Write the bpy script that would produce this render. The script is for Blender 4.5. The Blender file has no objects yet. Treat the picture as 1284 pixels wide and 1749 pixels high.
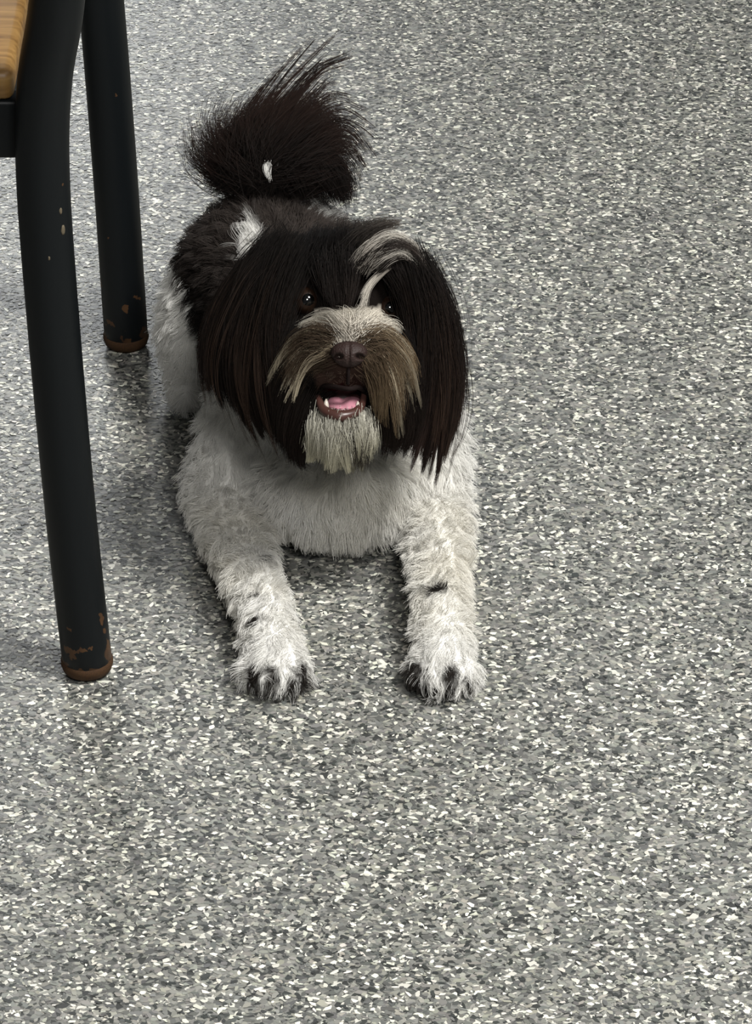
import bpy, bmesh, math, random
import numpy as np
from mathutils import Vector, Matrix
from mathutils.kdtree import KDTree

random.seed(7)
rng = np.random.default_rng(11)
C = bpy.context.scene.collection
scene = bpy.context.scene

# ------------------------------------------------------------------ camera
F_PX, CX, CY = 6500.0, 642.0, 874.5
CAM_H, PITCH = 1.5, math.radians(32.5)
cd = bpy.data.cameras.new('camera')
cam = bpy.data.objects.new('camera', cd)
C.objects.link(cam)
cd.sensor_fit = 'HORIZONTAL'
cd.sensor_width = 36.0
cd.lens = F_PX / 1284.0 * 36.0
cd.clip_start = 0.05
cam.location = (0, 0, CAM_H)
cam.rotation_euler = (math.pi / 2 - PITCH, 0, 0)
scene.camera = cam

# ------------------------------------------------------------------ world, lights, exposure
world = bpy.data.worlds.new('world')
scene.world = world
world.use_nodes = True
wb = world.node_tree.nodes['Background']
wb.inputs[0].default_value = (0.95, 0.98, 1.0, 1)
wb.inputs[1].default_value = 0.075


def area(name, loc, target, sx, sy, power, col=(1, 1, 1)):
    l = bpy.data.lights.new(name, 'AREA')
    l.shape = 'RECTANGLE'
    l.size, l.size_y = sx, sy
    l.energy = power
    l.color = col
    o = bpy.data.objects.new(name, l)
    C.objects.link(o)
    o.location = loc
    o.rotation_euler = (Vector(target) - Vector(loc)).to_track_quat('-Z', 'Y').to_euler()
    return o


area('ceiling_panel_light', (1.25, 1.40, 2.6), (0.0, 2.35, 0), 0.6, 0.6, 104, (1.0, 0.985, 0.945))
area('window_light', (-1.0, 7.0, 2.0), (-0.1, 2.8, 0), 1.4, 0.8, 52, (0.96, 0.985, 1.0))
area('ceiling_panel_light', (0.45, -0.5, 2.6), (0, 2.2, 0), 0.6, 0.6, 46, (1.0, 0.985, 0.95))

scene.view_settings.view_transform = 'Standard'
scene.view_settings.look = 'None'
scene.view_settings.gamma = 1.0
scene.view_settings.use_curve_mapping = False
scene.view_settings.exposure = 0.14

# ------------------------------------------------------------------ helpers
SP, CP = math.sin(PITCH), math.cos(PITCH)
RIGHT = np.array([1.0, 0, 0])
UP = np.array([0, SP, CP])          # picture-up
FWD = np.array([0, CP, -SP])        # away from the camera
CAM = np.array([0, 0, CAM_H])


def at_depth(px, py, d):
    """world point seen at a photo pixel, at depth d along the viewing axis (arrays allowed)"""
    px, py, d = np.broadcast_arrays(np.asarray(px, float), np.asarray(py, float), np.asarray(d, float))
    a = (px - CX) / F_PX * d
    b = -(py - CY) / F_PX * d
    return CAM + a[..., None] * RIGHT + b[..., None] * UP + d[..., None] * FWD


def at_y(px, py, y):
    v = (py - CY) / F_PX
    return at_depth(px, py, y / (CP - v * SP))


def at_z(px, py, z=0.0):
    v = (py - CY) / F_PX
    return at_depth(px, py, (CAM_H - z) / (SP + v * CP))


def norm(a):
    return a / np.maximum(np.linalg.norm(a, axis=-1, keepdims=True), 1e-9)


def smooth(e0, e1, x):
    t = np.clip((x - e0) / (e1 - e0), 0, 1)
    return t * t * (3 - 2 * t)


def empty(name, loc, label, cat):
    o = bpy.data.objects.new(name, None)
    C.objects.link(o)
    o.location = loc
    o.empty_display_size = 0.05
    o['label'] = label
    o['category'] = cat
    return o


bpy.context.view_layer.update()


def adopt(o, parent):
    if parent is not None:
        o.parent = parent
        m = Matrix.Identity(4)
        p = parent
        while p is not None:
            m = Matrix.LocRotScale(p.location, p.rotation_euler, p.scale) @ m if p.parent is None else m
            p = p.parent
        # every parent here is unrotated: only its location counts
        t = Vector((0, 0, 0))
        p = parent
        while p is not None:
            t += p.location
            p = p.parent
        o.location = Vector(o.location) - t


def mesh_obj(name, verts, faces, m, parent=None, smooth_shade=True):
    me = bpy.data.meshes.new(name)
    me.from_pydata([tuple(v) for v in verts], [], faces)
    me.validate()
    if smooth_shade:
        me.polygons.foreach_set('use_smooth', [True] * len(me.polygons))
    if m:
        me.materials.append(m)
    o = bpy.data.objects.new(name, me)
    C.objects.link(o)
    adopt(o, parent)
    return o


def bm_obj(name, bm, m, parent=None, smooth_shade=True):
    me = bpy.data.meshes.new(name)
    bmesh.ops.recalc_face_normals(bm, faces=bm.faces)
    bm.to_mesh(me)
    bm.free()
    if smooth_shade:
        me.polygons.foreach_set('use_smooth', [True] * len(me.polygons))
    if m:
        me.materials.append(m)
    o = bpy.data.objects.new(name, me)
    C.objects.link(o)
    adopt(o, parent)
    return o


def spline(pts, n):
    """Catmull-Rom through pts (k,3), n samples"""
    P = np.asarray(pts, float)
    if len(P) == 2:
        t = np.linspace(0, 1, n)[:, None]
        return P[0] * (1 - t) + P[1] * t
    Q = np.vstack([2 * P[0] - P[1], P, 2 * P[-1] - P[-2]])
    s = np.linspace(0, len(P) - 1, n)
    i = np.minimum(s.astype(int), len(P) - 2)
    t = (s - i)[:, None]
    a, b, c, d = Q[i], Q[i + 1], Q[i + 2], Q[i + 3]
    return 0.5 * (2 * b + (c - a) * t + (2 * a - 5 * b + 4 * c - d) * t ** 2 + (3 * b - a - 3 * c + d) * t ** 3)


def tube(path, rad, seg=24, dome=True):
    """swept round tube with domed ends; returns verts, faces"""
    P = np.asarray(path, float)
    R = np.broadcast_to(np.asarray(rad, float), (len(P),)).copy()
    T = norm(np.gradient(P, axis=0))
    if dome:
        k = 4
        a = np.linspace(0, math.pi / 2, k + 1)[:-1]
        head = [(P[0] - T[0] * R[0] * 0.35 * math.cos(x), R[0] * max(0.02, math.sin(x))) for x in a]
        tail = [(P[-1] + T[-1] * R[-1] * 0.35 * math.cos(x), R[-1] * max(0.02, math.sin(x))) for x in a[::-1]]
        T = np.vstack([np.repeat(T[:1], k, 0), T, np.repeat(T[-1:], k, 0)])
        P = np.vstack([[h[0] for h in head], P, [h[0] for h in tail]])
        R = np.concatenate([[h[1] for h in head], R, [h[1] for h in tail]])
    ref = np.array([0, 1.0, 0]) if abs(T[0][1]) < 0.9 else np.array([1.0, 0, 0])
    verts, faces = [], []
    for p, t, r in zip(P, T, R):
        u = ref - t * np.dot(ref, t)
        u /= np.linalg.norm(u)
        ref = u
        w = np.cross(t, u)
        for j in range(seg):
            an = 2 * math.pi * j / seg
            verts.append(p + r * (math.cos(an) * u + math.sin(an) * w))
    n = len(P)
    for i in range(n - 1):
        for j in range(seg):
            k2 = (j + 1) % seg
            faces.append((i * seg + j, i * seg + k2, (i + 1) * seg + k2, (i + 1) * seg + j))
    faces.append(tuple(range(seg))[::-1])
    faces.append(tuple((n - 1) * seg + j for j in range(seg)))
    return verts, faces


# ------------------------------------------------------------------ materials
def mat(name, col=(0.5, 0.5, 0.5), rough=0.5, spec=0.5, coat=0.0):
    m = bpy.data.materials.new(name)
    m.use_nodes = True
    b = m.node_tree.nodes['Principled BSDF']
    b.inputs['Base Color'].default_value = (*col, 1)
    b.inputs['Roughness'].default_value = rough
    b.inputs['Specular IOR Level'].default_value = spec
    b.inputs['Coat Weight'].default_value = coat
    b.inputs['Coat Roughness'].default_value = 0.03
    return m


def N(m, typ, **kw):
    n = m.node_tree.nodes.new(typ)
    for k, v in kw.items():
        setattr(n, k, v)
    return n


def L(m, a, b):
    m.node_tree.links.new(a, b)


def attr_mat(name, attr, rough, spec, sheen=0.0):
    m = mat(name, rough=rough, spec=spec)
    a = N(m, 'ShaderNodeAttribute', attribute_name=attr)
    b = m.node_tree.nodes['Principled BSDF']
    L(m, a.outputs['Color'], b.inputs['Base Color'])
    return m


def ramp(m, fac, stops, interp='LINEAR'):
    r = N(m, 'ShaderNodeValToRGB')
    r.color_ramp.interpolation = interp
    el = r.color_ramp.elements
    while len(el) < len(stops):
        el.new(0.5)
    for e, (p, c) in zip(el, stops):
        e.position = p
        e.color = (*c, 1)
    L(m, fac, r.inputs[0])
    return r.outputs[0]


# flecked resin floor: base material (fine grains) under real flakes
m_floor = mat('flecked_floor', rough=0.42, spec=0.4)
tc = N(m_floor, 'ShaderNodeTexCoord')
vo = N(m_floor, 'ShaderNodeTexVoronoi')
vo.inputs['Scale'].default_value = 260
vo.inputs['Randomness'].default_value = 1
L(m_floor, tc.outputs['Object'], vo.inputs['Vector'])
sep = N(m_floor, 'ShaderNodeSeparateColor')
L(m_floor, vo.outputs['Color'], sep.inputs[0])
colr = ramp(m_floor, sep.outputs[0], [(0.0, (0.05, 0.052, 0.05)), (0.22, (0.12, 0.122, 0.115)), (0.45, (0.2, 0.2, 0.185)),
                                      (0.7, (0.28, 0.28, 0.255)), (0.86, (0.62, 0.61, 0.55))], 'CONSTANT')
L(m_floor, colr, m_floor.node_tree.nodes['Principled BSDF'].inputs['Base Color'])

m_flake = attr_mat('resin_flake', 'flake_col', 0.38, 0.4)
m_fur = attr_mat('dog_hair', 'hair_col', 0.55, 0.09)
m_skin = attr_mat('dog_skin', 'skin_col', 0.85, 0.03)

# ------------------------------------------------------------------ floor (structure) with its flakes
fb = bmesh.new()
bmesh.ops.create_grid(fb, x_segments=2, y_segments=2, size=4.0)
floor = bm_obj('floor', fb, m_floor, None, False)
floor.location = (0, 2.5, 0)
floor['kind'] = 'structure'
floor['label'] = 'grey flecked resin floor of black, grey and cream flakes'


def flakes(n, size, x0, x1, y0, y1, pal, prob, zr):
    c = np.stack([rng.uniform(x0, x1, n), rng.uniform(y0, y1, n)], -1)
    k = 6
    an = np.sort((np.arange(k) + rng.uniform(-0.42, 0.42, (n, k))) * 2 * math.pi / k, axis=1)
    r = size(n)[:, None] * rng.uniform(0.62, 1.12, (n, k))
    asp = rng.uniform(1.0, 2.7, n)[:, None]
    x, y = np.cos(an) * r * np.sqrt(asp), np.sin(an) * r / np.sqrt(asp)
    ro = rng.normal(0, 0.75, n)[:, None]
    z = rng.uniform(*zr, n)[:, None]
    v = np.stack([c[:, :1] + x * np.cos(ro) - y * np.sin(ro), c[:, 1:] + x * np.sin(ro) + y * np.cos(ro), np.broadcast_to(z, x.shape)], -1)
    pi = rng.choice(len(pal), n, p=prob)
    col = np.asarray(pal)[pi] * rng.uniform(0.82, 1.18, (n, 1)) * rng.uniform(0.97, 1.03, (n, 3))
    return v, col


pal = [(0.052, 0.056, 0.054), (0.12, 0.123, 0.118), (0.20, 0.202, 0.188), (0.27, 0.27, 0.245), (0.34, 0.335, 0.29), (0.74, 0.73, 0.64)]
X0, X1, Y0, Y1 = -0.41, 0.41, 1.68, 3.33
va, ca = flakes(72000, lambda n: rng.uniform(0.0020, 0.0037, n), X0, X1, Y0, Y1, pal, [0.05, 0.22, 0.33, 0.27, 0.11, 0.02], (0.0001, 0.0003))
vb, cb = flakes(92000, lambda n: rng.uniform(0.0011, 0.0025, n), X0, X1, Y0, Y1, pal, [0.16, 0.24, 0.21, 0.16, 0.12, 0.11], (0.0003, 0.0005))
vc, cc = flakes(21000, lambda n: 0.0009 + 0.0018 * rng.uniform(0, 1, n) ** 1.8, X0, X1, Y0, Y1, pal, [0.24, 0.05, 0.0, 0.03, 0.08, 0.60], (0.0005, 0.0006))
V = np.concatenate([va, vb, vc])
COL = np.concatenate([ca, cb, cc])
nf, kf = V.shape[:2]
me = bpy.data.meshes.new('flake')
me.vertices.add(nf * kf)
me.vertices.foreach_set('co', V.astype(np.float32).ravel())
me.loops.add(nf * kf)
me.loops.foreach_set('vertex_index', np.arange(nf * kf, dtype=np.int32))
me.polygons.add(nf)
me.polygons.foreach_set('loop_start', np.arange(0, nf * kf, kf, dtype=np.int32))
ac = me.attributes.new('flake_col', 'FLOAT_COLOR', 'FACE')
ac.data.foreach_set('color', np.concatenate([COL, np.ones((nf, 1))], 1).astype(np.float32).ravel())
me.update(calc_edges=True)
me.materials.append(m_flake)
fl = bpy.data.objects.new('flake', me)
C.objects.link(fl)
fl['kind'] = 'stuff'
adopt(fl, floor)

# ------------------------------------------------------------------ chair (black tubes, wooden seat)
m_black = mat('black_paint', (0.012, 0.014, 0.016), 0.45, 0.22)
geo = N(m_black, 'ShaderNodeNewGeometry')
no = N(m_black, 'ShaderNodeTexNoise')
no.inputs['Scale'].default_value = 95
no.inputs['Detail'].default_value = 3
L(m_black, geo.outputs['Position'], no.inputs['Vector'])
sx = N(m_black, 'ShaderNodeSeparateXYZ')
L(m_black, geo.outputs['Position'], sx.inputs[0])
mr = N(m_black, 'ShaderNodeMapRange')           # worn through near the floor
mr.inputs['From Min'].default_value = 0.0
mr.inputs['From Max'].default_value = 0.075
mr.inputs['To Min'].default_value = 0.50
mr.inputs['To Max'].default_value = 0.735
L(m_black, sx.outputs['Z'], mr.inputs['Value'])
gt = N(m_black, 'ShaderNodeMath', operation='GREATER_THAN')
L(m_black, no.outputs['Fac'], gt.inputs[0])
L(m_black, mr.outputs[0], gt.inputs[1])
rust = ramp(m_black, no.outputs['Color'], [(0.3, (0.03, 0.016, 0.01)), (0.7, (0.09, 0.045, 0.02))])
mx = N(m_black, 'ShaderNodeMix', data_type='RGBA')
mx.inputs[6].default_value = (0.0042, 0.0056, 0.0066, 1)
L(m_black, gt.outputs[0], mx.inputs[0])
L(m_black, rust, mx.inputs[7])
L(m_black, mx.outputs[2], m_black.node_tree.nodes['Principled BSDF'].inputs['Base Color'])
m_rust = mat('rusty_glide', (0.05, 0.025, 0.012), 0.8, 0.2)
rn = N(m_rust, 'ShaderNodeTexNoise')
rn.inputs['Scale'].default_value = 160
L(m_rust, ramp(m_rust, rn.outputs['Fac'], [(0.42, (0.012, 0.010, 0.009)), (0.56, (0.085, 0.040, 0.016)), (0.75, (0.16, 0.085, 0.035))]),
  m_rust.node_tree.nodes['Principled BSDF'].inputs['Base Color'])
m_chip = mat('bare_chip', (0.10, 0.08, 0.05), 0.7)
m_wood = mat('oak_wood', (0.4, 0.22, 0.07), 0.45, 0.4)
wt = N(m_wood, 'ShaderNodeTexCoord')
wm = N(m_wood, 'ShaderNodeMapping')
wm.inputs['Scale'].default_value = (3, 26, 26)
L(m_wood, wt.outputs['Object'], wm.inputs[0])
wn = N(m_wood, 'ShaderNodeTexNoise')
wn.inputs['Scale'].default_value = 5
wn.inputs['Detail'].default_value = 6
wn.inputs['Distortion'].default_value = 0.8
L(m_wood, wm.outputs[0], wn.inputs['Vector'])
L(m_wood, ramp(m_wood, wn.outputs['Fac'], [(0.2, (0.06, 0.028, 0.008)), (0.42, (0.18, 0.095, 0.027)), (0.6, (0.255, 0.145, 0.045)), (0.8, (0.33, 0.20, 0.075))]),
  m_wood.node_tree.nodes['Principled BSDF'].inputs['Base Color'])

chair = empty('chair', (-0.41, 2.37, 0), 'black tubular steel chair with pale wooden seat and rust-worn feet', 'chair')
TR = 0.0172


def leg(path, r=TR, n=60):
    v, f = tube(spline(path, n), r, 28)
    o = mesh_obj('leg', v, f, m_black, chair)
    return o


def glide(x, y, r=TR + 0.0008):
    pts = [(x, y, z) for z in (0.0018, 0.004, 0.008, 0.011)]
    v, f = tube(pts, [r * 0.72, r * 0.93, r, r], 28)
    return v, f


XM = -0.41   # the chair's middle line
post = [(-0.1985, 2.150, 0.012), (-0.2045, 2.150, 0.13), (-0.2095, 2.152, 0.27), (-0.2115, 2.153, 0.38), (-0.2068, 2.148, 0.45),
        (-0.1945, 2.136, 0.52), (-0.182, 2.112, 0.66), (-0.183, 2.092, 0.80)]
front = [(-0.1965, 2.598, 0.012), (-0.2000, 2.598, 0.16), (-0.2050, 2.597, 0.30), (-0.2110, 2.590, 0.408)]


def mirrored(p):
    return [(2 * XM - a, b, c) for a, b, c in p]


for p in (post, front, mirrored(post), mirrored(front)):
    lg = leg(p)
    v, f = glide(p[0][0], p[0][1])
    go = mesh_obj('foot_glide', v, f, m_rust, lg)
    go['label'] = 'rusty worn glide'
    if p is post:
        for (px, py, s) in ((103, 365, 0.65), (107, 398, 0.95), (84, 440, 0.4)):
            bmc = bmesh.new()
            bmesh.ops.create_icosphere(bmc, subdivisions=2, radius=0.0021 * s)
            for vv in bmc.verts:
                vv.co.x *= 0.7 + 0.3 * random.random()
                vv.co.z *= 1.6 + 0.5 * random.random()
                vv.co.y *= 0.35
            d = at_y(px, py, 2.137)
            # seat the chip on the tube wall
            i = int(np.argmin([abs(q[2] - d[2]) for q in spline(post, 200)]))
            q = spline(post, 200)[i]
            dx = d[0] - q[0]
            yy = q[1] - math.sqrt(max(TR ** 2 - dx ** 2, 0))
            o = bm_obj('paint_chip', bmc, m_chip, None)
            o.location = (d[0], yy, d[2])
            o.rotation_euler = (0, 0, math.asin(max(-1, min(1, dx / TR))))
            adopt(o, lg)


def rounded_box(bm, c, s, bev, seg=3):
    r = bmesh.ops.create_cube(bm, size=1.0)
    for v in r['verts']:
        v.co = Vector((c[0] + v.co.x * s[0], c[1] + v.co.y * s[1], c[2] + v.co.z * s[2]))
    es = list({e for v in r['verts'] for e in v.link_edges})
    bmesh.ops.bevel(bm, geom=es, offset=bev, segments=seg, affect='EDGES', profile=0.5)


W = 2 * (-0.2285 - XM)
b = bmesh.new()
rounded_box(b, (XM, 2.372, 0.437), (W, 0.41, 0.021), 0.006)
bm_obj('seat', b, m_wood, chair)
for (yy, zz) in ((2.178, 0.4055), (2.570, 0.405)):
    b = bmesh.new()
    rounded_box(b, (XM, yy, zz), (W + 0.012, 0.018, 0.041), 0.003)
    bm_obj('seat_rail', b, m_black, chair)
for s in (-1, 1):
    b = bmesh.new()
    rounded_box(b, (XM + s * (W / 2 - 0.012), 2.373, 0.405), (0.018, 0.40, 0.041), 0.003)
    bm_obj('seat_rail', b, m_black, chair)
for zz, yy in ((0.60, 2.1235), (0.68, 2.109), (0.76, 2.098)):
    b = bmesh.new()
    rounded_box(b, (XM, yy, zz), (2 * (-0.187 - XM), 0.016, 0.05), 0.005)
    bm_obj('back_slat', b, m_wood, chair)

# ------------------------------------------------------------------ the dog
DEPTH_H = 2.622                    # viewing depth of the head's middle
PXM = F_PX / DEPTH_H


def hp(px, py, f):
    """a point of the head: photo pixel, f mm towards the viewer from the head's middle"""
    return at_depth(px, py, DEPTH_H - np.asarray(f, float) / 1000.0)


HEADROT = np.stack([RIGHT, UP, -FWD], axis=1)      # columns: right, up, out of the face
I3 = np.eye(3)


def ell(c, r, R=I3):
    return ('e', np.asarray(c, float), np.asarray(r, float), R)


def cap(a, b, ra, rb):
    return ('c', np.asarray(a, float), np.asarray(b, float), ra, rb)


SKULL = ell(hp(573, 528, -8), (0.054, 0.050, 0.050), HEADROT)
MUZZLE = ell(hp(597, 612, 48), (0.029, 0.0185, 0.036), HEADROT)
BRIDGE = ell(hp(602, 570, 36), (0.018, 0.013, 0.030), HEADROT)
JAW = ell(hp(583, 716, 34), (0.0205, 0.0085, 0.036), HEADROT)
CHEEK_L = ell(hp(500, 625, 8), (0.033, 0.036, 0.030), HEADROT)
CHEEK_R = ell(hp(672, 630, 8), (0.030, 0.036, 0.030), HEADROT)
LIP_L = ell(hp(553, 640, 44), (0.017, 0.015, 0.026), HEADROT)
LIP_R = ell(hp(640, 640, 44), (0.017, 0.015, 0.026), HEADROT)
head_prims = [SKULL, MUZZLE, BRIDGE, JAW, CHEEK_L, CHEEK_R, LIP_L, LIP_R]

PAW_L = at_z(470, 1128, 0.016)
PAW_R = at_z(757, 1128, 0.016)
EL_L = np.array([-0.113, 2.325, 0.030])
EL_R = np.array([0.043, 2.320, 0.030])
WR_L = EL_L * 0.28 + PAW_L * 0.72 + np.array([0.002, 0, 0.005])
WR_R = EL_R * 0.28 + PAW_R * 0.72 + np.array([0.0, 0, 0.005])
body_prims = head_prims + [
    ell((-0.030, 2.365, 0.084), (0.070, 0.075, 0.074)),                      # chest
    ell((-0.026, 2.318, 0.052), (0.060, 0.050, 0.050)),                      # breast
    cap((-0.035, 2.38, 0.096), (-0.075, 2.525, 0.097), 0.064, 0.067),        # trunk
    ell((-0.079, 2.53, 0.092), (0.073, 0.055, 0.074)),                       # rump
    cap((-0.030, 2.360, 0.13), hp(578, 560, -45), 0.055, 0.045),             # neck
    cap((-0.082, 2.355, 0.085), EL_L, 0.036, 0.024),                         # upper arms
    cap((0.020, 2.350, 0.085), EL_R, 0.036, 0.024),
    cap(EL_L, WR_L, 0.024, 0.0175), cap(WR_L, PAW_L, 0.0175, 0.0185),        # forearms
    cap(EL_R, WR_R, 0.024, 0.0175), cap(WR_R, PAW_R, 0.0175, 0.0185),
    ell((-0.137, 2.530, 0.060), (0.023, 0.040, 0.050)),                      # hind legs
    cap((-0.142, 2.535, 0.05), (-0.144, 2.520, 0.020), 0.022, 0.016),
    cap((-0.144, 2.520, 0.0165), (-0.142, 2.497, 0.0155), 0.016, 0.0145),
    ell((-0.012, 2.535, 0.078), (0.026, 0.047, 0.056)),
    cap((-0.010, 2.545, 0.05), (-0.008, 2.505, 0.018), 0.024, 0.015),
]
for P0, sgn in ((PAW_L, 1), (PAW_R, 1)):
    for k, dx in enumerate((-0.0165, -0.0058, 0.0058, 0.0165)):
        body_prims.append(ell(P0 + np.array([dx, -0.010 - (0.007 if k in (1, 2) else 0.0), -0.004]), (0.0072, 0.013, 0.0110)))
# tail core, curling up over the rump
DEPTH_T = float(np.dot(at_y(460, 255, 2.56) - CAM, FWD))


def tp(px, py, f):
    return at_depth(px, py, DEPTH_T - np.asarray(f, float) / 1000.0)


tail_core = spline([tp(505, 345, -5), tp(445, 310, -4), tp(410, 272, -2), tp(430, 236, 2), (tp(485, 222, 6)), tp(540, 236, 8)], 16)
for a, b_ in zip(tail_core[:-1], tail_core[1:]):
    body_prims.append(cap(a, b_, 0.013, 0.013))


def prim_mesh(bm, p):
    if p[0] == 'e':
        M = Matrix.Translation(Vector(p[1])) @ Matrix(np.asarray(p[3]).tolist()).to_4x4() @ Matrix.Diagonal((*p[2], 1.0))
        bmesh.ops.create_icosphere(bm, subdivisions=4, radius=1.0, matrix=M)
    else:
        _, a, b2, ra, rb = p
        d = np.linalg.norm(b2 - a)
        n = max(2, int(d / (min(ra, rb) * 0.3)) + 1)
        for t in np.linspace(0, 1, n):
            r = ra * (1 - t) + rb * t
            bmesh.ops.create_icosphere(bm, subdivisions=3, radius=1.0, matrix=Matrix.Translation(Vector(a * (1 - t) + b2 * t)) @ Matrix.Diagonal((r, r, r, 1)))


def remeshed(prims, voxel, it):
    bm = bmesh.new()
    for p in prims:
        prim_mesh(bm, p)
    me0 = bpy.data.meshes.new('tmp')
    bm.to_mesh(me0)
    bm.free()
    o = bpy.data.objects.new('tmp', me0)
    C.objects.link(o)
    r = o.modifiers.new('r', 'REMESH')
    r.mode = 'VOXEL'
    r.voxel_size = voxel
    s = o.modifiers.new('s', 'SMOOTH')
    s.factor = 0.5
    s.iterations = it
    dg = bpy.context.evaluated_depsgraph_get()
    out = bpy.data.meshes.new_from_object(o.evaluated_get(dg))
    bpy.data.objects.remove(o)
    bpy.data.meshes.remove(me0)
    out.polygons.foreach_set('use_smooth', [True] * len(out.polygons))
    return out


def coords(me):
    a = np.empty(len(me.vertices) * 3, np.float32)
    me.vertices.foreach_get('co', a)
    return a.reshape(-1, 3).astype(float)


def sdf_e(p, e):
    q = (p - e[1]) @ e[3]
    k0 = np.linalg.norm(q / e[2], axis=-1)
    g = q / e[2] ** 2
    k1 = np.maximum(np.linalg.norm(g, axis=-1), 1e-9)
    return k0 * (k0 - 1) / k1, (g / k1[..., None]) @ e[3].T


def push_out(P, lift, prims):
    sh = P.shape
    p = P.reshape(-1, 3).copy()
    lf = np.broadcast_to(lift, sh[:-1]).reshape(-1)
    for _ in range(2):
        for e in prims:
            d, n = sdf_e(p, e)
            k = np.maximum(lf - d, 0)
            p += n * k[:, None]
    return p.reshape(sh)


WHITE = np.array([0.80, 0.79, 0.76])
DARK = np.array([0.0075, 0.0057, 0.005])
BACK_LIT = np.array([0.044, 0.036, 0.032])  # dark brown back coat, lightened: the light falling on it is painted in


def wob(p, s=1.0, seed=0):
    """cheap smooth 3-d wobble, about -1..1"""
    r = np.random.default_rng(seed)
    o = np.zeros(len(p))
    for k in range(5):
        w = r.normal(size=3) * s * (0.6 + 0.5 * k)
        o += np.sin(p @ w + r.uniform(0, 6.28)) / (1 + 0.5 * k)
    return o / 2.5


HC = hp(580, 580, 0)


def head_mask(p):
    q = (p - HC) @ HEADROT
    return (np.linalg.norm(q / np.array([0.085, 0.080, 0.10]), axis=1) < 1) & (q[:, 2] > -0.055)


def blob(p, c, r, soft=0.35):
    d = np.linalg.norm((p - np.asarray(c)) / np.asarray(r), axis=1)
    return 1 - smooth(1 - soft, 1 + soft, d)


def grain_v(p, grain):
    g = np.broadcast_to(grain, (len(p),))
    return np.stack([g, -g, g * 0.3], 1)


def coat_colour(p, grain):
    """the dog's markings as a function of the place on its body"""
    w = wob(p, 90, 3) * 0.008 + grain * 0.006
    zb = np.where(p[:, 1] > 2.40, 0.072, 0.072 + (2.40 - p[:, 1]) * 0.9)
    dark = smooth(-0.004, 0.004, p[:, 2] + w - zb) * (p[:, 1] > 2.27)
    hind = (p[:, 0] + w * 0.6 < -0.144 + 0.02 * smooth(0.105, 0.06, p[:, 2])) & (p[:, 1] > 2.44) & (p[:, 2] < 0.112)
    dark = np.where(hind, 0, dark)
    patch = np.maximum(blob(p, at_z(428, 402, 0.160), (0.0085, 0.024, 0.03)), blob(p, at_z(560, 337, 0.166), (0.020, 0.008, 0.02)))
    dark = dark * (1 - patch)
    bk = smooth(0.105, 0.150, p[:, 2] + w * 2.0)[:, None]
    tone = BACK_LIT * bk + DARK * (1 - bk)
    tl = np.min(np.linalg.norm(p[:, None] - tail_core[None, 3:], axis=2), axis=1) < 0.020
    tone = np.where(tl[:, None], DARK, tone)
    dark = np.where(tl, 1, dark)
    c = WHITE * (1 - dark[:, None]) + tone * dark[:, None]
    # faint cream on the forearms, dark hair between the toes and the small dark flecks on the legs
    cream = smooth(2.34, 2.27, p[:, 1]) * smooth(2.12, 2.2, p[:, 1]) * (p[:, 2] < 0.09) * (0.5 + 0.5 * wob(p, 60, 9)) * 0.55
    c = c * (1 - np.clip(cream, 0, 1)[:, None] * np.array([0.06, 0.10, 0.20]))
    sp = np.zeros(len(p))
    pw = p + np.stack([wob(p, 420, 21), wob(p, 420, 22), wob(p, 420, 23)], 1) * 0.003 + grain_v(p, grain) * 0.0012
    for (qx, qy, qz, rx, ry, rz) in SPOTS:
        sp = np.maximum(sp, blob(pw, (qx, qy, qz), (rx, ry, rz), 0.22))
    c = c * (1 - sp[:, None]) + np.array([0.02, 0.017, 0.015]) * sp[:, None]
    hm = head_mask(p)
    c = np.where(hm[:, None], DARK, c)
    return c


SPOTS = []
for P0, tl_ in ((PAW_L, ((-0.013, 0.006, 0.010), (-0.002, 0.0075, 0.012), (0.010, 0.005, 0.010), (0.018, 0.005, 0.012))),
                (PAW_R, ((-0.020, 0.007, 0.014), (-0.012, 0.006, 0.010), (0.003, 0.0075, 0.012), (0.016, 0.003, 0.006)))):
    for dx, rx, rz in tl_:
        SPOTS.append((P0[0] + dx, P0[1] - 0.021 + abs(dx) * 0.35, P0[2] - 0.004, rx, 0.0105, rz))

dog = empty('dog', (-0.04, 2.36, 0), 'small long-haired dog with black head and back, white chest and legs, lying on the floor', 'dog')

bme = remeshed(body_prims, 0.0034, 6)
bme.name = 'body'
bco = coords(bme)
bco[:, 2] = np.maximum(bco[:, 2], 0.0008)
bme.vertices.foreach_set('co', bco.astype(np.float32).ravel())
bme.update()


# small dark marks on the legs, set on the skin
from mathutils.bvhtree import BVHTree
bvh = BVHTree.FromPolygons([Vector(c) for c in bco], [tuple(q.vertices) for q in bme.polygons])
for (px, py, rx, ry) in ((742, 1007, 0.0085, 0.0040), (432, 1060, 0.0068, 0.0026), (437, 1017, 0.0034, 0.0018), (486, 1005, 0.003, 0.007), (447, 952, 0.0034, 0.0018),
                         (695, 1080, 0.004, 0.005)):
    dr = Vector(norm(at_depth(px, py, 1.0) - CAM))
    hit = bvh.ray_cast(Vector(CAM), dr)[0]
    if hit is not None:
        SPOTS.append((hit.x, hit.y, hit.z, rx, ry * 1.5, max(ry * 1.5, 0.004)))


def head_uvf(p):
    """back to photo pixels and mm, for places on the head"""
    d = (p - CAM) @ FWD
    return CX + (p - CAM) @ RIGHT / d * F_PX, CY - (p - CAM) @ UP / d * F_PX, (DEPTH_H - d) * 1000


def in_mouth(p):
    x, y, f = head_uvf(p)
    return (((x - 583) / 44) ** 2 + ((y - 686) / 31) ** 2 < 1) & (f > 5)


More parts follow.
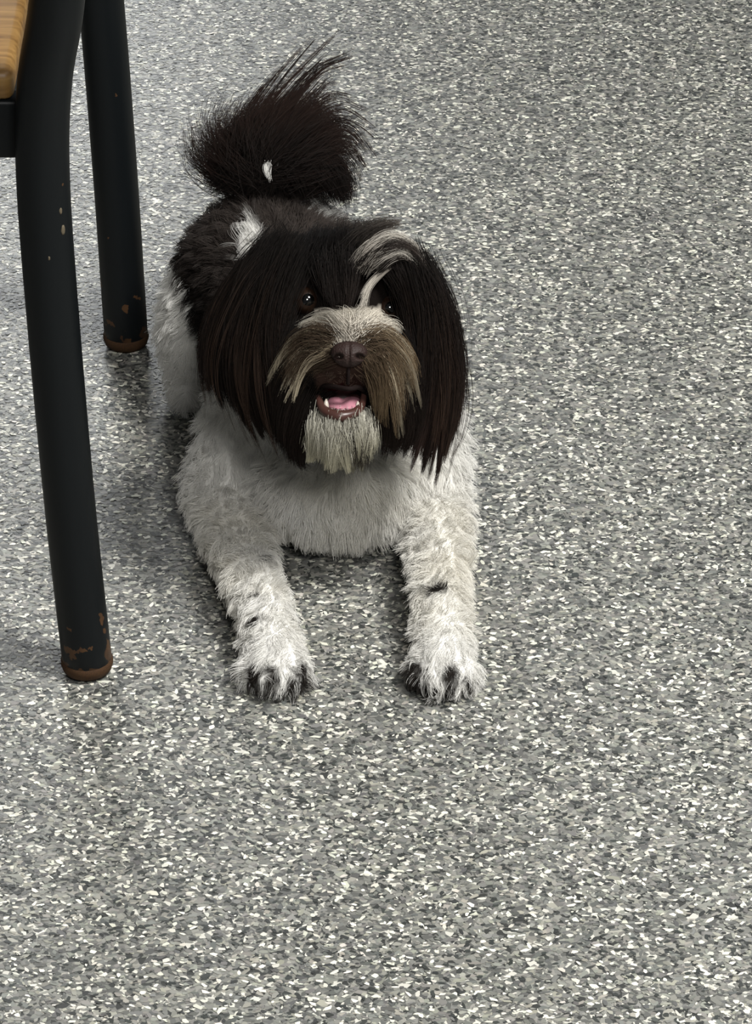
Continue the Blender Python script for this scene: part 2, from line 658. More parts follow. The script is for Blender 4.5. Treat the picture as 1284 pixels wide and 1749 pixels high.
def skin_colour(p):
    c = coat_colour(p, 0) * 0.9
    x, y, f = head_uvf(p)
    hm = head_mask(p)
    muz = hm & (f > 40) & (y > 585) & (y < 672) & (abs(x - 597) < 60)
    c[muz] = (0.040, 0.024, 0.019)
    br = hm & (f > 20) & (y > 525) & (y < 585) & (abs(x - 612) < 75)
    c[br] = (0.30, 0.27, 0.23)
    mo = hm & in_mouth(p)
    c[mo] = (0.030, 0.009, 0.009)
    ch = hm & (f > 0) & (y > 712) & (abs(x - 585) < 60)
    c[ch] = (0.30, 0.27, 0.22)
    return c


sc_ = bme.attributes.new('skin_col', 'FLOAT_COLOR', 'POINT')
sc_.data.foreach_set('color', np.concatenate([skin_colour(bco), np.ones((len(bco), 1))], 1).astype(np.float32).ravel())
bme.materials.clear()
bme.materials.append(m_skin)
body = bpy.data.objects.new('body', bme)
C.objects.link(body)
adopt(body, dog)


# ---- hair
def hair_obj(name, P, col, r0, parent, tip=0.25, label=None):
    n, k = P.shape[:2]
    hc = bpy.data.hair_curves.new(name)
    hc.add_curves([k] * n)
    P = P.copy()
    P[..., 2] = np.maximum(P[..., 2], 0.0012)
    off = np.zeros(3)
    p = parent
    while p is not None:
        off += np.array(p.location)
        p = p.parent
    hc.attributes['position'].data.foreach_set('vector', (P - off).astype(np.float32).ravel())
    rad = np.broadcast_to(np.asarray(r0, float).reshape(-1, 1), (n, k)) * np.linspace(1, tip, k)[None] ** 0.8
    ra = hc.attributes.get('radius') or hc.attributes.new('radius', 'FLOAT', 'POINT')
    ra.data.foreach_set('value', rad.astype(np.float32).ravel())
    if col.ndim == 2:
        col = np.broadcast_to(col[:, None], (n, k, 3))
    ca_ = hc.attributes.new('hair_col', 'FLOAT_COLOR', 'POINT')
    ca_.data.foreach_set('color', np.concatenate([col, np.ones((n, k, 1))], 2).astype(np.float32).ravel())
    hc.materials.append(m_fur)
    o = bpy.data.objects.new(name, hc)
    C.objects.link(o)
    o.parent = parent
    o['kind'] = 'stuff'
    if label:
        o['label'] = label
    return o


def sample_mesh(me, n):
    me.calc_loop_triangles()
    nt = len(me.loop_triangles)
    t = np.empty(nt * 3, np.int32)
    me.loop_triangles.foreach_get('vertices', t)
    t = t.reshape(-1, 3)
    co = coords(me)
    nr = np.empty(len(me.vertices) * 3, np.float32)
    me.vertices.foreach_get('normal', nr)
    nr = nr.reshape(-1, 3)
    a, b2, c = co[t[:, 0]], co[t[:, 1]], co[t[:, 2]]
    ar = np.linalg.norm(np.cross(b2 - a, c - a), axis=1)
    i = rng.choice(nt, n, p=ar / ar.sum())
    u, v = rng.uniform(size=n), rng.uniform(size=n)
    s = u + v > 1
    u[s], v[s] = 1 - u[s], 1 - v[s]
    w = 1 - u - v
    p = a[i] * w[:, None] + b2[i] * u[:, None] + c[i] * v[:, None]
    nn = nr[t[i, 0]] * w[:, None] + nr[t[i, 1]] * u[:, None] + nr[t[i, 2]] * v[:, None]
    return p, norm(nn.astype(float))


def nearest(p, centres):
    kd = KDTree(len(centres))
    for i, c in enumerate(centres):
        kd.insert(c, i)
    kd.balance()
    return np.array([kd.find(q)[1] for q in p])


def groom(p, n, flow, length, lay, k=6, per=22, clump=0.6, jit=0.35, grav=0.25, cj=0.5):
    """short fur: leaves the skin along its normal, lays over towards flow, gathers into tufts"""
    N_ = len(p)
    ci = rng.choice(N_, max(1, N_ // per), replace=False)
    near = nearest(p, p[ci])
    cjit = rng.normal(size=(len(ci), 3)) * cj
    ft = flow - n * np.sum(flow * n, 1, keepdims=True)
    ft = norm(norm(ft) + cjit[near] + rng.normal(size=(N_, 3)) * jit)
    clen = rng.uniform(0.75, 1.2, len(ci))[near]
    ln = length * clen * rng.uniform(0.7, 1.1, N_)
    out = np.empty((N_, k, 3))
    out[:, 0] = p - n * 0.001
    q = out[:, 0]
    for i in range(1, k):
        t = i / (k - 1)
        l = np.clip(lay * (0.45 + 0.75 * t), 0, 0.95)[:, None] if np.ndim(lay) else min(lay * (0.45 + 0.75 * t), 0.95)
        d = norm(n * (1 - l) + ft * l + np.array([0, 0, -grav * t]))
        q = q + d * (ln / (k - 1))[:, None]
        out[:, i] = q
    t = np.linspace(0, 1, k)[None, :, None]
    g = out[ci][near]
    return out + (g - out) * clump * t ** 1.3, near


# body coat
p, n = sample_mesh(bme, 150000)
keep = (p[:, 2] > 0.004) & ~(head_mask(p))
tl = np.min(np.linalg.norm(p[:, None] - tail_core[None, 2:], axis=2), axis=1) < 0.019
keep &= ~tl
p, n = p[keep], n[keep]
fl_ = np.tile(np.array([0.0, 0.55, -0.75]), (len(p), 1))
arm = (p[:, 1] < 2.335) & ((p[:, 0] < -0.085) | (p[:, 0] > 0.022) | (p[:, 1] < 2.27))
fl_[arm] = (0.0, -1.0, -0.25)
brst = (p[:, 1] < 2.36) & ~arm
fl_[brst] = (0.0, -0.2, -1.0)
hind = (p[:, 0] < -0.145) & (p[:, 1] > 2.47)
fl_[hind] = (0, -0.15, -1)
ln = np.full(len(p), 0.016)
ln[arm] = 0.0135
ln[brst] = 0.019
ln[p[:, 2] < 0.03] = 0.010
ln[(p[:, 1] < 2.19)] = 0.011
ln[(p[:, 1] > 2.38) & (p[:, 2] > 0.1)] = 0.013
grain = rng.normal(size=len(p))
col = coat_colour(p, grain) * rng.uniform(0.82, 1.12, (len(p), 1))
P, near = groom(p, n, fl_, ln, np.full(len(p), 0.55), k=6, per=24, clump=0.42, cj=0.42)
hair_obj('body_fur', P, col, rng.uniform(0.00012, 0.00019, len(p)), body)

# head coat (short underlayer)
p, n = sample_mesh(bme, 150000)
keep = head_mask(p)
p, n = p[keep], n[keep]
x, y, f = head_uvf(p)
EYES = [(522, 514, 0.0100), (663, 527, 0.0095)]
ok = ~in_mouth(p) & ~((abs(x - 596) < 33) & (abs(y - 606) < 24) & (f > 40))
for ex, ey, er in EYES:
    ok &= ~((np.hypot(x - ex, y - ey) < 25) & (f > 0))
p, n, x, y, f = p[ok], n[ok], x[ok], y[ok], f[ok]
out = np.stack([(x - 600) / 130, -(np.maximum(y, 470) - 520) / 150, np.zeros_like(x)], 1)
out[:, 1] -= 0.45
top = y < 500
out[top, 1] = -0.3 + 0.5 * (500 - y[top]) / 100
for ex, ey, er in EYES:
    w_ = np.exp(-(np.hypot(x - ex, y - ey) / 55.0) ** 2)[:, None] * 3
    out = out * (1 - np.minimum(w_, 1)) + norm(np.stack([x - ex, -(y - ey), np.zeros_like(x)], 1)) * w_
flow = out @ HEADROT.T
c = np.tile(DARK, (len(p), 1)) * rng.uniform(0.5, 1.3, (len(p), 1))
muz = (f > 45) & (y > 580) & (y < 680) & (abs(x - 597) < 62)
c[muz] = np.array([0.050, 0.031, 0.024]) * rng.uniform(0.6, 1.4, (muz.sum(), 1))
lipb = muz & (y > 630)
c[lipb] = np.array([0.12, 0.082, 0.064]) * rng.uniform(0.6, 1.4, (lipb.sum(), 1))
ln = np.full(len(p), 0.014)
ln[muz] = 0.0045
nb = (f > 25) & (y > 528) & (y < 585) & (abs(x - 610) < 34 + (y - 528) * 0.6)
c[nb] = np.array([0.34, 0.305, 0.255]) * rng.uniform(0.5, 1.2, (nb.sum(), 1))
ln[nb] = 0.009
eyering = np.zeros(len(p), bool)
for ex, ey, er in EYES:
    eyering |= (np.hypot(x - ex, y - ey) < 62) & (f > 0)
ln[eyering & ~nb] = 0.005
chin = (y > 715) & (abs(x - 585) < 55) & (f > 10)
c[chin] = np.array([0.42, 0.39, 0.31]) * rng.uniform(0.5, 1.2, (chin.sum(), 1))
lay = np.full(len(p), 0.75)
P, near = groom(p, n, flow, ln, lay, k=6, per=30, clump=0.6, grav=0.3)
hair_obj('head_fur', P, c, rng.uniform(0.00010, 0.00016, len(p)), body)


def curtain(guides, n, clumps, depth=4.0, root_spread=0.004, tip_spread=0.0012, trunc=(0.7, 1.0), k=10, conv=hp, lift=0.0025,
            prims=head_prims, wave=0.0012, u_pow=1.0, u_jit=0.35):
    """long hair: strands gathered in locks that follow drawn guide strands; neighbouring guides are blended"""
    G = np.stack([spline(conv(*np.array(g, float).T), 24) for g in guides])          # g,24,3
    m = len(G)

    def guide(u):
        s = np.clip(u, 0, 1) * (m - 1)
        i = np.minimum(s.astype(int), m - 2) if m > 1 else np.zeros(len(s), int)
        w = (s - i)[:, None, None]
        return G[i] * (1 - w) + G[i + 1] * w if m > 1 else G[i]
    uc = (np.arange(clumps) + rng.uniform(0.1, 0.9, clumps)) / clumps
    cl = rng.integers(0, clumps, n)
    tc_ = rng.uniform(trunc[0], trunc[1], clumps)[cl] * rng.uniform(0.86, 1.0, n)
    root_u = np.clip(uc[cl] + rng.normal(size=n) * u_jit / clumps * 2, 0, 1)
    A, B = guide(root_u), guide(uc[cl])
    t = np.linspace(0, 1, 24)[None, :, None]
    Q = A * (1 - t ** 1.2) + B * t ** 1.2
    cdep = rng.uniform(-1, 1, clumps)[cl] * depth / 1000
    cdir = norm(rng.normal(size=(clumps, 3)))[cl]
    off = rng.normal(size=(n, 3))
    sp = root_spread * (1 - t) + tip_spread * t
    Q = Q - FWD * cdep[:, None, None] + off[:, None, :] * sp + cdir[:, None, :] * (wave * 2.0) * np.sin(t * 3.0 + cdir[:, None, :1] * 5)
    s = np.linspace(0, 1, k)[None] * tc_[:, None] * 23
    i = np.minimum(s.astype(int), 22)
    w = (s - i)[..., None]
    r = np.arange(n)[:, None]
    out = Q[r, i] * (1 - w) + Q[r, i + 1] * w
    if prims:
        out = push_out(out, lift, prims)
    return out, cl


def tint(n, cl, base, tip, k=10, var=0.3, cvar=0.35, clumps=None):
    nc = cl.max() + 1
    b_ = np.asarray(base) * (1 + rng.uniform(-cvar, cvar, nc))[cl][:, None] * rng.uniform(1 - var, 1 + var, (n, 1))
    t_ = np.asarray(tip) * (1 + rng.uniform(-cvar, cvar, nc))[cl][:, None] * rng.uniform(1 - var, 1 + var, (n, 1))
    s = np.linspace(0, 1, k)[None, :, None]
    return b_[:, None] * (1 - s) + t_[:, None] * s


class Hairs:
    def __init__(self):
        self.P, self.c, self.r = [], [], []

    def add(self, guides, n, clumps, base, tip, r=(0.00010, 0.00017), **kw):
        var = kw.pop('var', 0.3)
        cvar = kw.pop('cvar', 0.35)
        P_, cl = curtain(guides, n, clumps, **kw)
        self.P.append(P_)
        self.c.append(tint(n, cl, base, tip, var=var, cvar=cvar))
        self.r.append(rng.uniform(*r, n))

    def build(self, name, parent, label=None, **kw):
        return hair_obj(name, np.concatenate(self.P), np.concatenate(self.c), np.concatenate(self.r), parent, label=label, **kw)


BLK, BLKT = (0.0055, 0.0045, 0.004), (0.011, 0.0075, 0.006)

# ---- ears: hanging flaps with a curtain of long hair
ear_defs = {
    'L': dict(core=[(450, 465, -2), (408, 530, -2), (390, 590, -4), (398, 645, -4)], rad=[0.012, 0.017, 0.017, 0.011]),
    'R': dict(core=[(712, 475, -2), (742, 540, -4), (752, 610, -6), (748, 670, -8)], rad=[0.012, 0.013, 0.0125, 0.009]),
}
ears = {}
for key, d in ear_defs.items():
    pts = spline(hp(*np.array(d['core'], float).T), 14)
    rr = np.interp(np.linspace(0, 1, 14), np.linspace(0, 1, 4), d['rad'])
    prims = [ell(q, (r, r * 1.1, 0.010), HEADROT) for q, r in zip(pts, rr)]
    em = remeshed(prims, 0.003, 4)
    em.name = 'ear'
    em.materials.clear()
    em.materials.append(m_skin)
    a = em.attributes.new('skin_col', 'FLOAT_COLOR', 'POINT')
    a.data.foreach_set('color', np.tile([0.012, 0.0095, 0.0085, 1.0], len(em.vertices)).astype(np.float32))
    o = bpy.data.objects.new('ear', em)
    C.objects.link(o)
    adopt(o, dog)
    ears[key] = o

earL = [[(474, 424, 12), (425, 458, 14), (368, 530, 10), (342, 610, 6), (348, 692, 2)],
        [(480, 422, 22), (425, 475, 24), (380, 570, 20), (372, 650, 14), (390, 716, 8)],
        [(490, 422, 30), (442, 500, 32), (418, 600, 30), (422, 690, 24), (448, 758, 16)],
        [(498, 430, 36), (464, 515, 38), (455, 610, 36), (468, 700, 32), (498, 788, 22)],
        [(500, 465, 40), (478, 555, 42), (484, 640, 40), (506, 720, 36), (534, 798, 30)]]
BRW = (0.032, 0.019, 0.013)
h = Hairs()
h.add(earL, 6000, 44, BLK, BLKT, depth=8, trunc=(0.74, 1.0), tip_spread=0.0007, u_jit=0.6, cvar=0.6)
h.add(earL, 3500, 50, BLK, BLKT, depth=6, trunc=(0.45, 0.9), root_spread=0.006, u_jit=0.6, cvar=0.6)
h.add(earL, 1200, 40, BLK, BRW, depth=9, trunc=(0.6, 1.03), root_spread=0.003, tip_spread=0.0005, wave=0.0022, cvar=0.6)
h.add(earL, 260, 26, BLK, BRW, depth=12, trunc=(0.7, 1.08), root_spread=0.004, tip_spread=0.0004, wave=0.006)
h.build('ear_hair', ears['L'])
earR = [[(688, 450, 38), (708, 540, 36), (710, 640, 34), (700, 710, 30), (670, 772, 24)],
        [(700, 446, 33), (730, 530, 30), (738, 630, 26), (732, 720, 20), (716, 792, 16)],
        [(708, 455, 23), (748, 530, 20), (764, 630, 16), (760, 720, 12), (744, 820, 8)],
        [(718, 475, 10), (762, 545, 10), (784, 640, 6), (780, 715, 2), (766, 778, -2)]]
h = Hairs()
h.add(earR, 4800, 32, BLK, (0.018, 0.011, 0.009), depth=7, trunc=(0.76, 1.08), tip_spread=0.0007, u_jit=0.6, cvar=0.6)
h.add(earR, 3000, 40, BLK, BLKT, depth=5, trunc=(0.45, 0.9), root_spread=0.006, u_jit=0.6, cvar=0.6)
h.add(earR, 1100, 34, BLK, BRW, depth=9, trunc=(0.6, 1.03), root_spread=0.003, tip_spread=0.0005, wave=0.0022, cvar=0.6)
h.add(earR, 260, 26, BLK, BRW, depth=12, trunc=(0.7, 1.08), root_spread=0.004, tip_spread=0.0004, wave=0.006)
h.build('ear_hair', ears['R'])

# ---- head hair: dark forehead fall, light tuft, blaze
h = Hairs()
h.add([[(505, 425, 22), (480, 455, 34), (468, 500, 40)], [(540, 410, 22), (520, 440, 38), (500, 470, 42)],
       [(580, 406, 24), (574, 440, 40), (560, 476, 45)], [(615, 410, 26), (614, 445, 42), (604, 490, 47)]],
      5000, 70, (0.007, 0.006, 0.0058), BLK, depth=3, trunc=(0.45, 1.05), u_jit=0.8, cvar=0.6)
h.add([[(655, 425, 36), (672, 465, 42), (690, 520, 38)], [(668, 432, 34), (695, 480, 38), (712, 560, 34)]], 2200, 16, BLK, BLKT, depth=3)
h.add([[(505, 560, 44), (478, 620, 46), (462, 690, 42), (470, 770, 34)], [(540, 640, 56), (515, 690, 52), (498, 740, 46), (500, 795, 36)],
       [(548, 690, 52), (530, 730, 50), (515, 770, 42), (520, 812, 34)]], 4200, 34, BLK, BLKT, depth=4)
h.add([[(640, 660, 56), (652, 700, 54), (655, 740, 46), (650, 790, 38)], [(660, 640, 54), (682, 690, 50), (690, 740, 42), (676, 775, 34)],
       [(690, 580, 46), (708, 650, 44), (712, 720, 36), (700, 780, 28)]], 3200, 26, BLK, BLKT, depth=4)
h.add([[(548, 450, 40), (552, 488, 45), (558, 528, 50)], [(580, 440, 42), (584, 485, 47), (588, 528, 54)], [(602, 440, 42), (602, 480, 48), (598, 524, 56)]], 2600, 60, (0.007, 0.0055, 0.005), (0.012, 0.0085, 0.007), depth=2, trunc=(0.5, 1.0), lift=0.0015, u_jit=0.8, cvar=0.6)
# wisps standing off the crown
h.add([[(600, 425, 34), (622, 394, 36), (655, 380, 32), (706, 373, 22)], [(615, 432, 38), (640, 402, 40), (668, 388, 36), (700, 384, 26)],
       [(590, 415, 30), (608, 396, 32), (630, 386, 30), (660, 372, 22)]], 420, 13, BLK, (0.05, 0.042, 0.036), depth=3, root_spread=0.005, lift=0.004)
h.build('head_hair', body)
h = Hairs()
LT, LTT = (0.17, 0.15, 0.13), (0.50, 0.47, 0.42)
TF = [[(608, 455, 45), (624, 424, 49), (655, 406, 46), (695, 412, 38), (728, 448, 28)], [(622, 452, 47), (644, 428, 50), (672, 414, 47), (706, 432, 40), (736, 482, 28)],
      [(645, 455, 48), (666, 436, 50), (692, 438, 46), (716, 472, 38), (740, 535, 26)]]
h.add(TF, 800, 26, LT, LTT, depth=2.5, root_spread=0.002, tip_spread=0.0006, lift=0.004, trunc=(0.55, 1.05), u_jit=0.8, cvar=0.6, wave=0.0022)
h.add(TF, 420, 18, BLK, (0.05, 0.04, 0.035), depth=3.5, root_spread=0.002, tip_spread=0.0006, lift=0.004, trunc=(0.5, 1.1), u_jit=0.8, wave=0.003)
h.add([[(672, 446, 42), (648, 466, 49), (624, 496, 52), (600, 548, 58)], [(673, 447, 42), (649, 467, 49), (626, 497, 52), (611, 552, 59)],
       [(674, 448, 42), (650, 468, 49), (629, 499, 52), (626, 550, 57)]],
      130, 8, (0.10, 0.085, 0.07), (0.55, 0.51, 0.45), r=(0.00008, 0.00013), depth=0.6, root_spread=0.0007, tip_spread=0.0009, lift=0.0075, trunc=(0.7, 1.05), wave=0.0005)
h.build('pale_tuft', body, 'pale grey tuft and blaze over the brow')

# ---- moustache and beard
h = Hairs()
TAN, CRM, BRN = (0.22, 0.175, 0.12), (0.46, 0.40, 0.295), (0.06, 0.042, 0.028)
WH = (0.50, 0.46, 0.40)
# fan of white over the bridge of the nose
h.add([[(590, 578, 76), (565, 560, 66), (530, 556, 56), (484, 568, 46)], [(597, 574, 76), (575, 550, 66), (550, 544, 56), (520, 552, 46)],
       [(605, 572, 76), (600, 548, 64), (594, 534, 54), (585, 524, 48)], [(612, 572, 76), (624, 548, 64), (636, 536, 54), (652, 540, 46)],
       [(618, 576, 76), (650, 560, 66), (672, 560, 56), (694, 576, 46)]], 2400, 34, WH, (0.62, 0.58, 0.5), depth=1.5, trunc=(0.5, 1.0), lift=0.0025, wave=0.0006)
mL = [[(572, 576, 76), (535, 566, 70), (494, 584, 60), (462, 634, 50)], [(564, 584, 76), (525, 582, 70), (488, 608, 60), (457, 664, 48)],
      [(560, 594, 76), (528, 602, 70), (500, 634, 62), (472, 690, 50)], [(558, 606, 76), (534, 622, 70), (512, 656, 62), (494, 712, 52)]]
h.add(mL, 520, 13, TAN, CRM, depth=4, trunc=(0.62, 1.05), lift=0.003, cvar=0.5, root_spread=0.0018, tip_spread=0.0005, u_jit=0.5)
h.add(mL, 900, 26, (0.05, 0.036, 0.025), BRN, depth=2, trunc=(0.45, 0.9), lift=0.002, cvar=0.5)
mR = [[(622, 574, 78), (655, 566, 72), (694, 594, 60), (719, 656, 46)], [(628, 580, 78), (660, 582, 72), (694, 622, 62), (714, 690, 46)],
      [(632, 590, 78), (660, 602, 72), (685, 648, 64), (700, 732, 46)], [(634, 602, 78), (654, 622, 72), (672, 676, 64), (682, 764, 46)]]
h.add(mR, 950, 20, TAN, CRM, depth=4, trunc=(0.72, 1.05), lift=0.003, cvar=0.5, root_spread=0.0022, tip_spread=0.0005, u_jit=0.5)
h.add(mR, 1200, 26, BRN, (0.16, 0.115, 0.07), depth=2, trunc=(0.5, 0.95), lift=0.002, cvar=0.5)
h.add([[(634, 596, 78), (648, 624, 74), (656, 672, 66), (660, 735, 52)], [(632, 612, 76), (644, 644, 72), (648, 690, 64), (645, 740, 54)]],
      800, 14, BRN, (0.12, 0.085, 0.05), depth=2, lift=0.003)
h.build('moustache', body, 'tan and cream moustache')
h = Hairs()
h.add([[(548, 712, 58), (532, 745, 56), (512, 785, 46)], [(562, 724, 68), (552, 762, 64), (542, 806, 54)], [(584, 728, 71), (582, 768, 66), (580, 812, 56)],
       [(606, 724, 68), (610, 762, 64), (616, 806, 54)], [(622, 712, 58), (634, 748, 56), (640, 790, 46)]],
      3000, 26, (0.55, 0.53, 0.46), (0.50, 0.47, 0.35), depth=3, tip_spread=0.0006, trunc=(0.7, 1.02), cvar=0.4, lift=0.003)
h.add([[(548, 712, 60), (536, 750, 60), (530, 815, 50)], [(600, 724, 70), (605, 765, 68), (598, 815, 56)], [(624, 712, 60), (634, 750, 58), (636, 808, 48)]],
      500, 9, (0.03, 0.025, 0.02), (0.03, 0.025, 0.02), depth=3, trunc=(0.8, 1.0), lift=0.003)
h.build('beard', body, 'cream beard with dark strands')

# ---- tail plume
h = Hairs()
TG = [[(455, 320, -6), (385, 312, -6), (338, 285, -8), (322, 225, -8)],
      [(440, 300, 4), (380, 285, 4), (338, 250, 2), (330, 195, 0)],
      [(425, 285, 8), (385, 245, 8), (385, 195, 6), (420, 155, 2)],
      [(425, 270, 12), (410, 220, 12), (450, 155, 8), (510, 95, 2)],
      [(430, 260, 14), (430, 205, 14), (485, 135, 10), (545, 68, 4)],
      [(445, 250, 16), (465, 195, 16), (520, 130, 12), (585, 80, 6)],
      [(455, 248, 16), (490, 190, 16), (545, 125, 12), (600, 100, 6)],
      [(475, 250, 16), (520, 195, 16), (560, 150, 12), (590, 138, 8)],
      [(500, 250, 16), (550, 205, 14), (600, 198, 10), (655, 238, 4)],
      [(515, 262, 16), (565, 225, 14), (605, 235, 10), (640, 285, 4)],
      [(520, 275, 16), (570, 252, 14), (606, 280, 10), (634, 332, 4)],
      [(515, 290, 14), (560, 285, 12), (588, 310, 8), (602, 350, 4)],
      [(490, 300, 10), (525, 300, 10), (555, 320, 8), (575, 345, 4)]]
RED = (0.018, 0.0095, 0.007)
h.add(TG, 9000, 90, DARK, RED, depth=14, conv=tp, prims=None, trunc=(0.28, 0.50), root_spread=0.009, tip_spread=0.004, u_jit=0.8)
h.add(TG, 800, 34, DARK, RED, depth=10, conv=tp, prims=None, trunc=(0.45, 0.72), root_spread=0.006, tip_spread=0.0022, u_jit=0.5)
h.add(TG[3:8], 260, 12, DARK, RED, r=(0.00015, 0.00024), depth=8, conv=tp, prims=None, u_jit=0.15, trunc=(0.8, 1.1), root_spread=0.003, tip_spread=0.0009, wave=0.002)
h.add(TG[7:12], 280, 12, DARK, RED, r=(0.00015, 0.00024), depth=8, conv=tp, prims=None, u_jit=0.15, trunc=(0.8, 1.1), root_spread=0.003, tip_spread=0.0009, wave=0.002)
h.add(TG[:3], 900, 60, DARK, RED, depth=10, conv=tp, prims=None, trunc=(0.6, 1.0), root_spread=0.007, tip_spread=0.006, u_jit=1.5)
h.add([[(550, 268, 14), (578, 292, 12), (592, 330, 8), (596, 350, 4)], [(540, 275, 14), (560, 300, 14), (575, 325, 12), (582, 348, 8)],
       [(500, 290, 16), (505, 310, 16), (510, 330, 14), (515, 342, 12)], [(450, 295, 16), (440, 310, 16), (435, 325, 14), (432, 338, 12)],
       [(410, 285, 10), (385, 300, 10), (365, 315, 8), (350, 330, 4)]], 4500, 60, DARK, DARK, depth=10, conv=tp, prims=None, trunc=(0.6, 1.0), root_spread=0.007, tip_spread=0.003, u_jit=0.8)
h.build('tail_hair', body)
h = Hairs()
h.add([[(455, 278, 30), (452, 290, 32), (458, 305, 31)], [(460, 280, 30), (460, 295, 32), (464, 312, 31)]], 90, 3, WHITE * 0.8, WHITE * 0.8, conv=tp, prims=None,
      depth=1, root_spread=0.0012, tip_spread=0.0008, wave=0.0)
h.build('tail_fleck', body, 'small white tuft on the tail')

# ---- eyes, nose, mouth, claws
m_eye = mat('brown_eye', (0.015, 0.0075, 0.0045), 0.3, 0.4, 0.6)
m_pupil = mat('pupil', (0.001, 0.001, 0.001), 0.1, 0.5, 1.0)
m_lid = mat('eyelid', (0.006, 0.0045, 0.004), 0.6, 0.2)
for ex, ey, er in EYES:
    q = hp(ex, ey, 0)
    # eyeball sits in the skull's front
    fz = 0.0
    for fz in range(60, 0, -1):
        pt = hp(ex, ey, fz)[None]
        if min(sdf_e(pt, e)[0][0] for e in (SKULL, BRIDGE)) < 0.0:
            break
    cen = hp(ex, ey, fz - er * 1000 * 0.42)
    bmx = bmesh.new()
    bmesh.ops.create_uvsphere(bmx, u_segments=28, v_segments=18, radius=er, matrix=Matrix.Translation(Vector(cen)))
    eye = bm_obj('eye', bmx, m_eye, dog)
    look = norm(np.array([0.0015, -CP, SP]) + 0.20 * RIGHT + 0.04 * UP)
    bmx = bmesh.new()
    M = Matrix.Translation(Vector(cen + look * er * 0.50)) @ Vector(look).to_track_quat('Z', 'Y').to_matrix().to_4x4() @ Matrix.Diagonal((0.64, 0.64, 0.54, 1))
    bmesh.ops.create_uvsphere(bmx, u_segments=24, v_segments=14, radius=er, matrix=M)
    bm_obj('pupil', bmx, m_pupil, eye)
    ring = []
    for a in np.linspace(0, 2 * math.pi, 33)[:-1]:
        ring.append(cen + (RIGHT * math.cos(a) * 1.0 + UP * math.sin(a) * 0.72) * er * 1.0 - FWD * er * (0.30 - 0.12 * math.cos(a) ** 2))
    ring.append(ring[0])
    v, fcs = tube(np.array(ring), 0.0022, 8, dome=False)
    mesh_obj('eyelid', v, fcs, m_lid, eye)

m_nose = mat('nose_leather', (0.025, 0.0135, 0.0115), 0.6, 0.3)
nn_ = N(m_nose, 'ShaderNodeTexVoronoi')
nn_.inputs['Scale'].default_value = 700
bp = N(m_nose, 'ShaderNodeBump')
bp.inputs['Strength'].default_value = 0.6
bp.inputs['Distance'].default_value = 0.0006
ng = N(m_nose, 'ShaderNodeNewGeometry')
L(m_nose, ng.outputs['Position'], nn_.inputs['Vector'])
L(m_nose, nn_.outputs['Distance'], bp.inputs['Height'])
L(m_nose, bp.outputs[0], m_nose.node_tree.nodes['Principled BSDF'].inputs['Normal'])
bmx = bmesh.new()
bmesh.ops.create_icosphere(bmx, subdivisions=5, radius=1.0)
for v in bmx.verts:
    x_, y_, z_ = v.co
    wx = 0.0122 * (1.0 + 0.12 * y_)
    X, Y, Z = x_ * wx, y_ * 0.0088, z_ * 0.0090
    if z_ > 0:
        for sx_ in (-1, 1):                      # nostrils
            d = math.hypot((X - sx_ * 0.0068) / 0.0034, (Y + 0.0018) / 0.0024)
            Z -= 0.0062 * max(0, 1 - d * d) ** 1.0 if d < 1 else 0
            d2 = math.hypot((X - sx_ * 0.0105) / 0.003, (Y + 0.003) / 0.0018)
            Z -= 0.003 * max(0, 1 - d2 * d2) if d2 < 1 else 0
        Z -= 0.0016 * math.exp(-(X / 0.0009) ** 2)           # middle groove
    v.co = Vector(hp(596, 605, 84)) + Vector(HEADROT @ np.array([X, Y, Z]))
nose = bm_obj('nose', bmx, m_nose, dog)
nose['label'] = 'brown leathery nose'
m_ph = mat('philtrum', (0.010, 0.006, 0.0055), 0.8, 0.1)
v, fcs = tube(spline(hp(np.array([596, 595, 594]), np.array([622, 638, 656]), np.array([84, 83, 79])), 12), [0.0012] * 12, 8)
mesh_obj('philtrum', v, fcs, m_ph, nose)

m_lip = mat('lip', (0.060, 0.026, 0.021), 0.35, 0.5)
m_tongue = mat('tongue', (0.46, 0.20, 0.25), 0.3, 0.5, 0.3)
m_tooth = mat('tooth', (0.55, 0.48, 0.42), 0.25, 0.5)
m_gum = mat('mouth_lining', (0.030, 0.010, 0.011), 0.45, 0.4)
bmx = bmesh.new()
M = Matrix.Translation(Vector(hp(583, 684, 40))) @ Matrix(HEADROT.tolist()).to_4x4() @ Matrix.Diagonal((0.0165, 0.0105, 0.016, 1))
bmesh.ops.create_uvsphere(bmx, u_segments=28, v_segments=18, radius=1, matrix=M)
mouth = bm_obj('mouth', bmx, m_gum, dog)
lipg = hp(np.array([543, 545, 555, 580, 606, 618, 622]), np.array([664, 684, 702, 711, 705, 690, 668]), np.array([54, 62, 69, 74, 70, 62, 54]))
v, fcs = tube(spline(lipg, 40), np.interp(np.linspace(0, 1, 40), [0, 0.2, 0.5, 0.8, 1], [0.0016, 0.0027, 0.0042, 0.0028, 0.0016]), 12)
mesh_obj('lower_lip', v, fcs, m_lip, mouth)
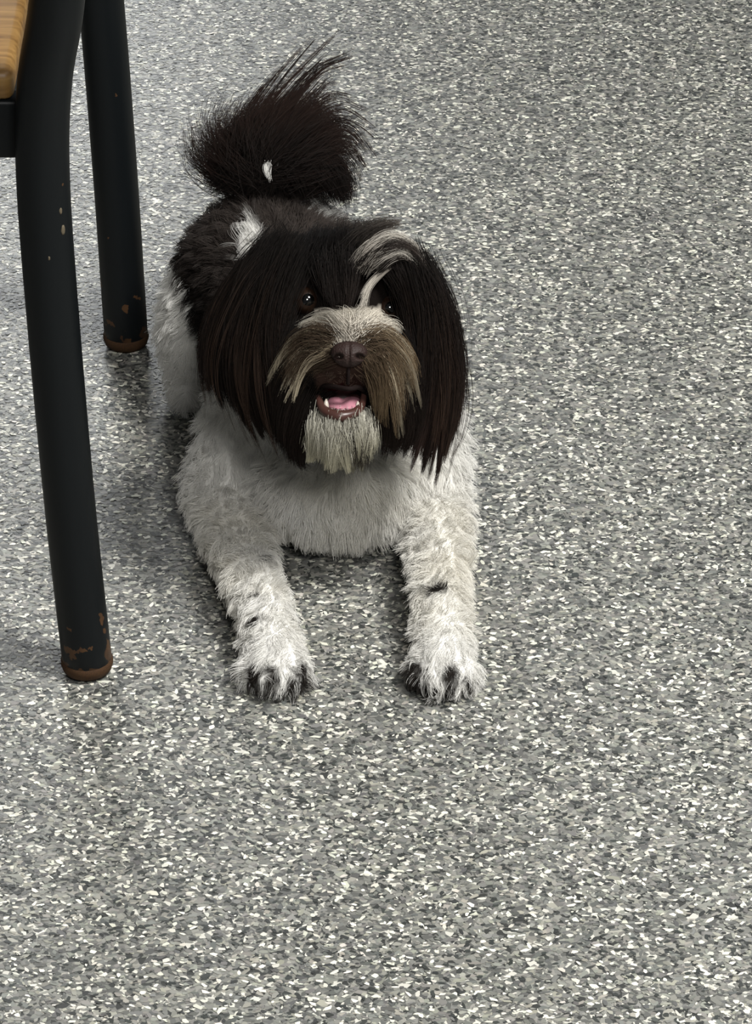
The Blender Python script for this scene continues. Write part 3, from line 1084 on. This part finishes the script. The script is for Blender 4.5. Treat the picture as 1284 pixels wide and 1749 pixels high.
v, fcs = tube(spline(hp(np.array([541, 558, 594, 612, 624]), np.array([664, 659, 664, 662, 669]), np.array([55, 68, 79, 70, 55])), 30), 0.0017, 10)
mesh_obj('upper_lip', v, fcs, m_ph, mouth)
bmx = bmesh.new()
bmesh.ops.create_uvsphere(bmx, u_segments=28, v_segments=18, radius=1)
for vv in bmx.verts:
    X, Y, Z = vv.co
    X *= 0.0125
    Y = Y * 0.0048 - (0.0016 * math.exp(-(X / 0.0022) ** 2) if Y > 0 else 0) - 0.0045 * Z
    Z *= 0.0165
    vv.co = Vector(hp(586, 688, 54)) + Vector(HEADROT @ np.array([X, Y, Z]))
mesh_t = bm_obj('tongue', bmx, m_tongue, mouth)
mesh_t['label'] = 'pink tongue'
for (px, py, f_, hh, rr) in ((557, 696, 66, 0.0058, 0.0019), (567, 703, 70, 0.0020, 0.0013), (574, 705.5, 71.5, 0.0016, 0.0012), (581, 707, 72.5, 0.0019, 0.0011),
                             (588, 707, 72.5, 0.0015, 0.0012), (596, 706, 71.5, 0.0020, 0.0012), (603, 703, 69, 0.0026, 0.0013), (611, 698, 65, 0.0050, 0.0018)):
    bmx = bmesh.new()
    base = hp(px, py, f_)
    pth = spline([base, base + UP * hh * 0.55 - FWD * 0.0003, base + UP * hh], 6)
    v, fcs = tube(pth, rr * np.array([1, 1, 0.92, 0.75, 0.5, 0.2]), 8)
    bmx.free()
    mesh_obj('tooth', v, fcs, m_tooth, mouth)

m_claw = mat('claw', (0.012, 0.010, 0.009), 0.3, 0.5)
for P0 in (PAW_L, PAW_R):
    for k, dx in enumerate((-0.0165, -0.0058, 0.0058, 0.0165)):
        b0 = P0 + np.array([dx, -0.019 - (0.007 if k in (1, 2) else 0), -0.004])
        v, fcs = tube(spline([b0, b0 + np.array([dx * 0.06, -0.004, -0.002]), b0 + np.array([dx * 0.08, -0.0065, -0.0070])], 8),
                      0.0020 * np.array([1, 1, 0.95, 0.85, 0.72, 0.55, 0.38, 0.2]), 8)
        mesh_obj('claw', v, fcs, m_claw, dog)
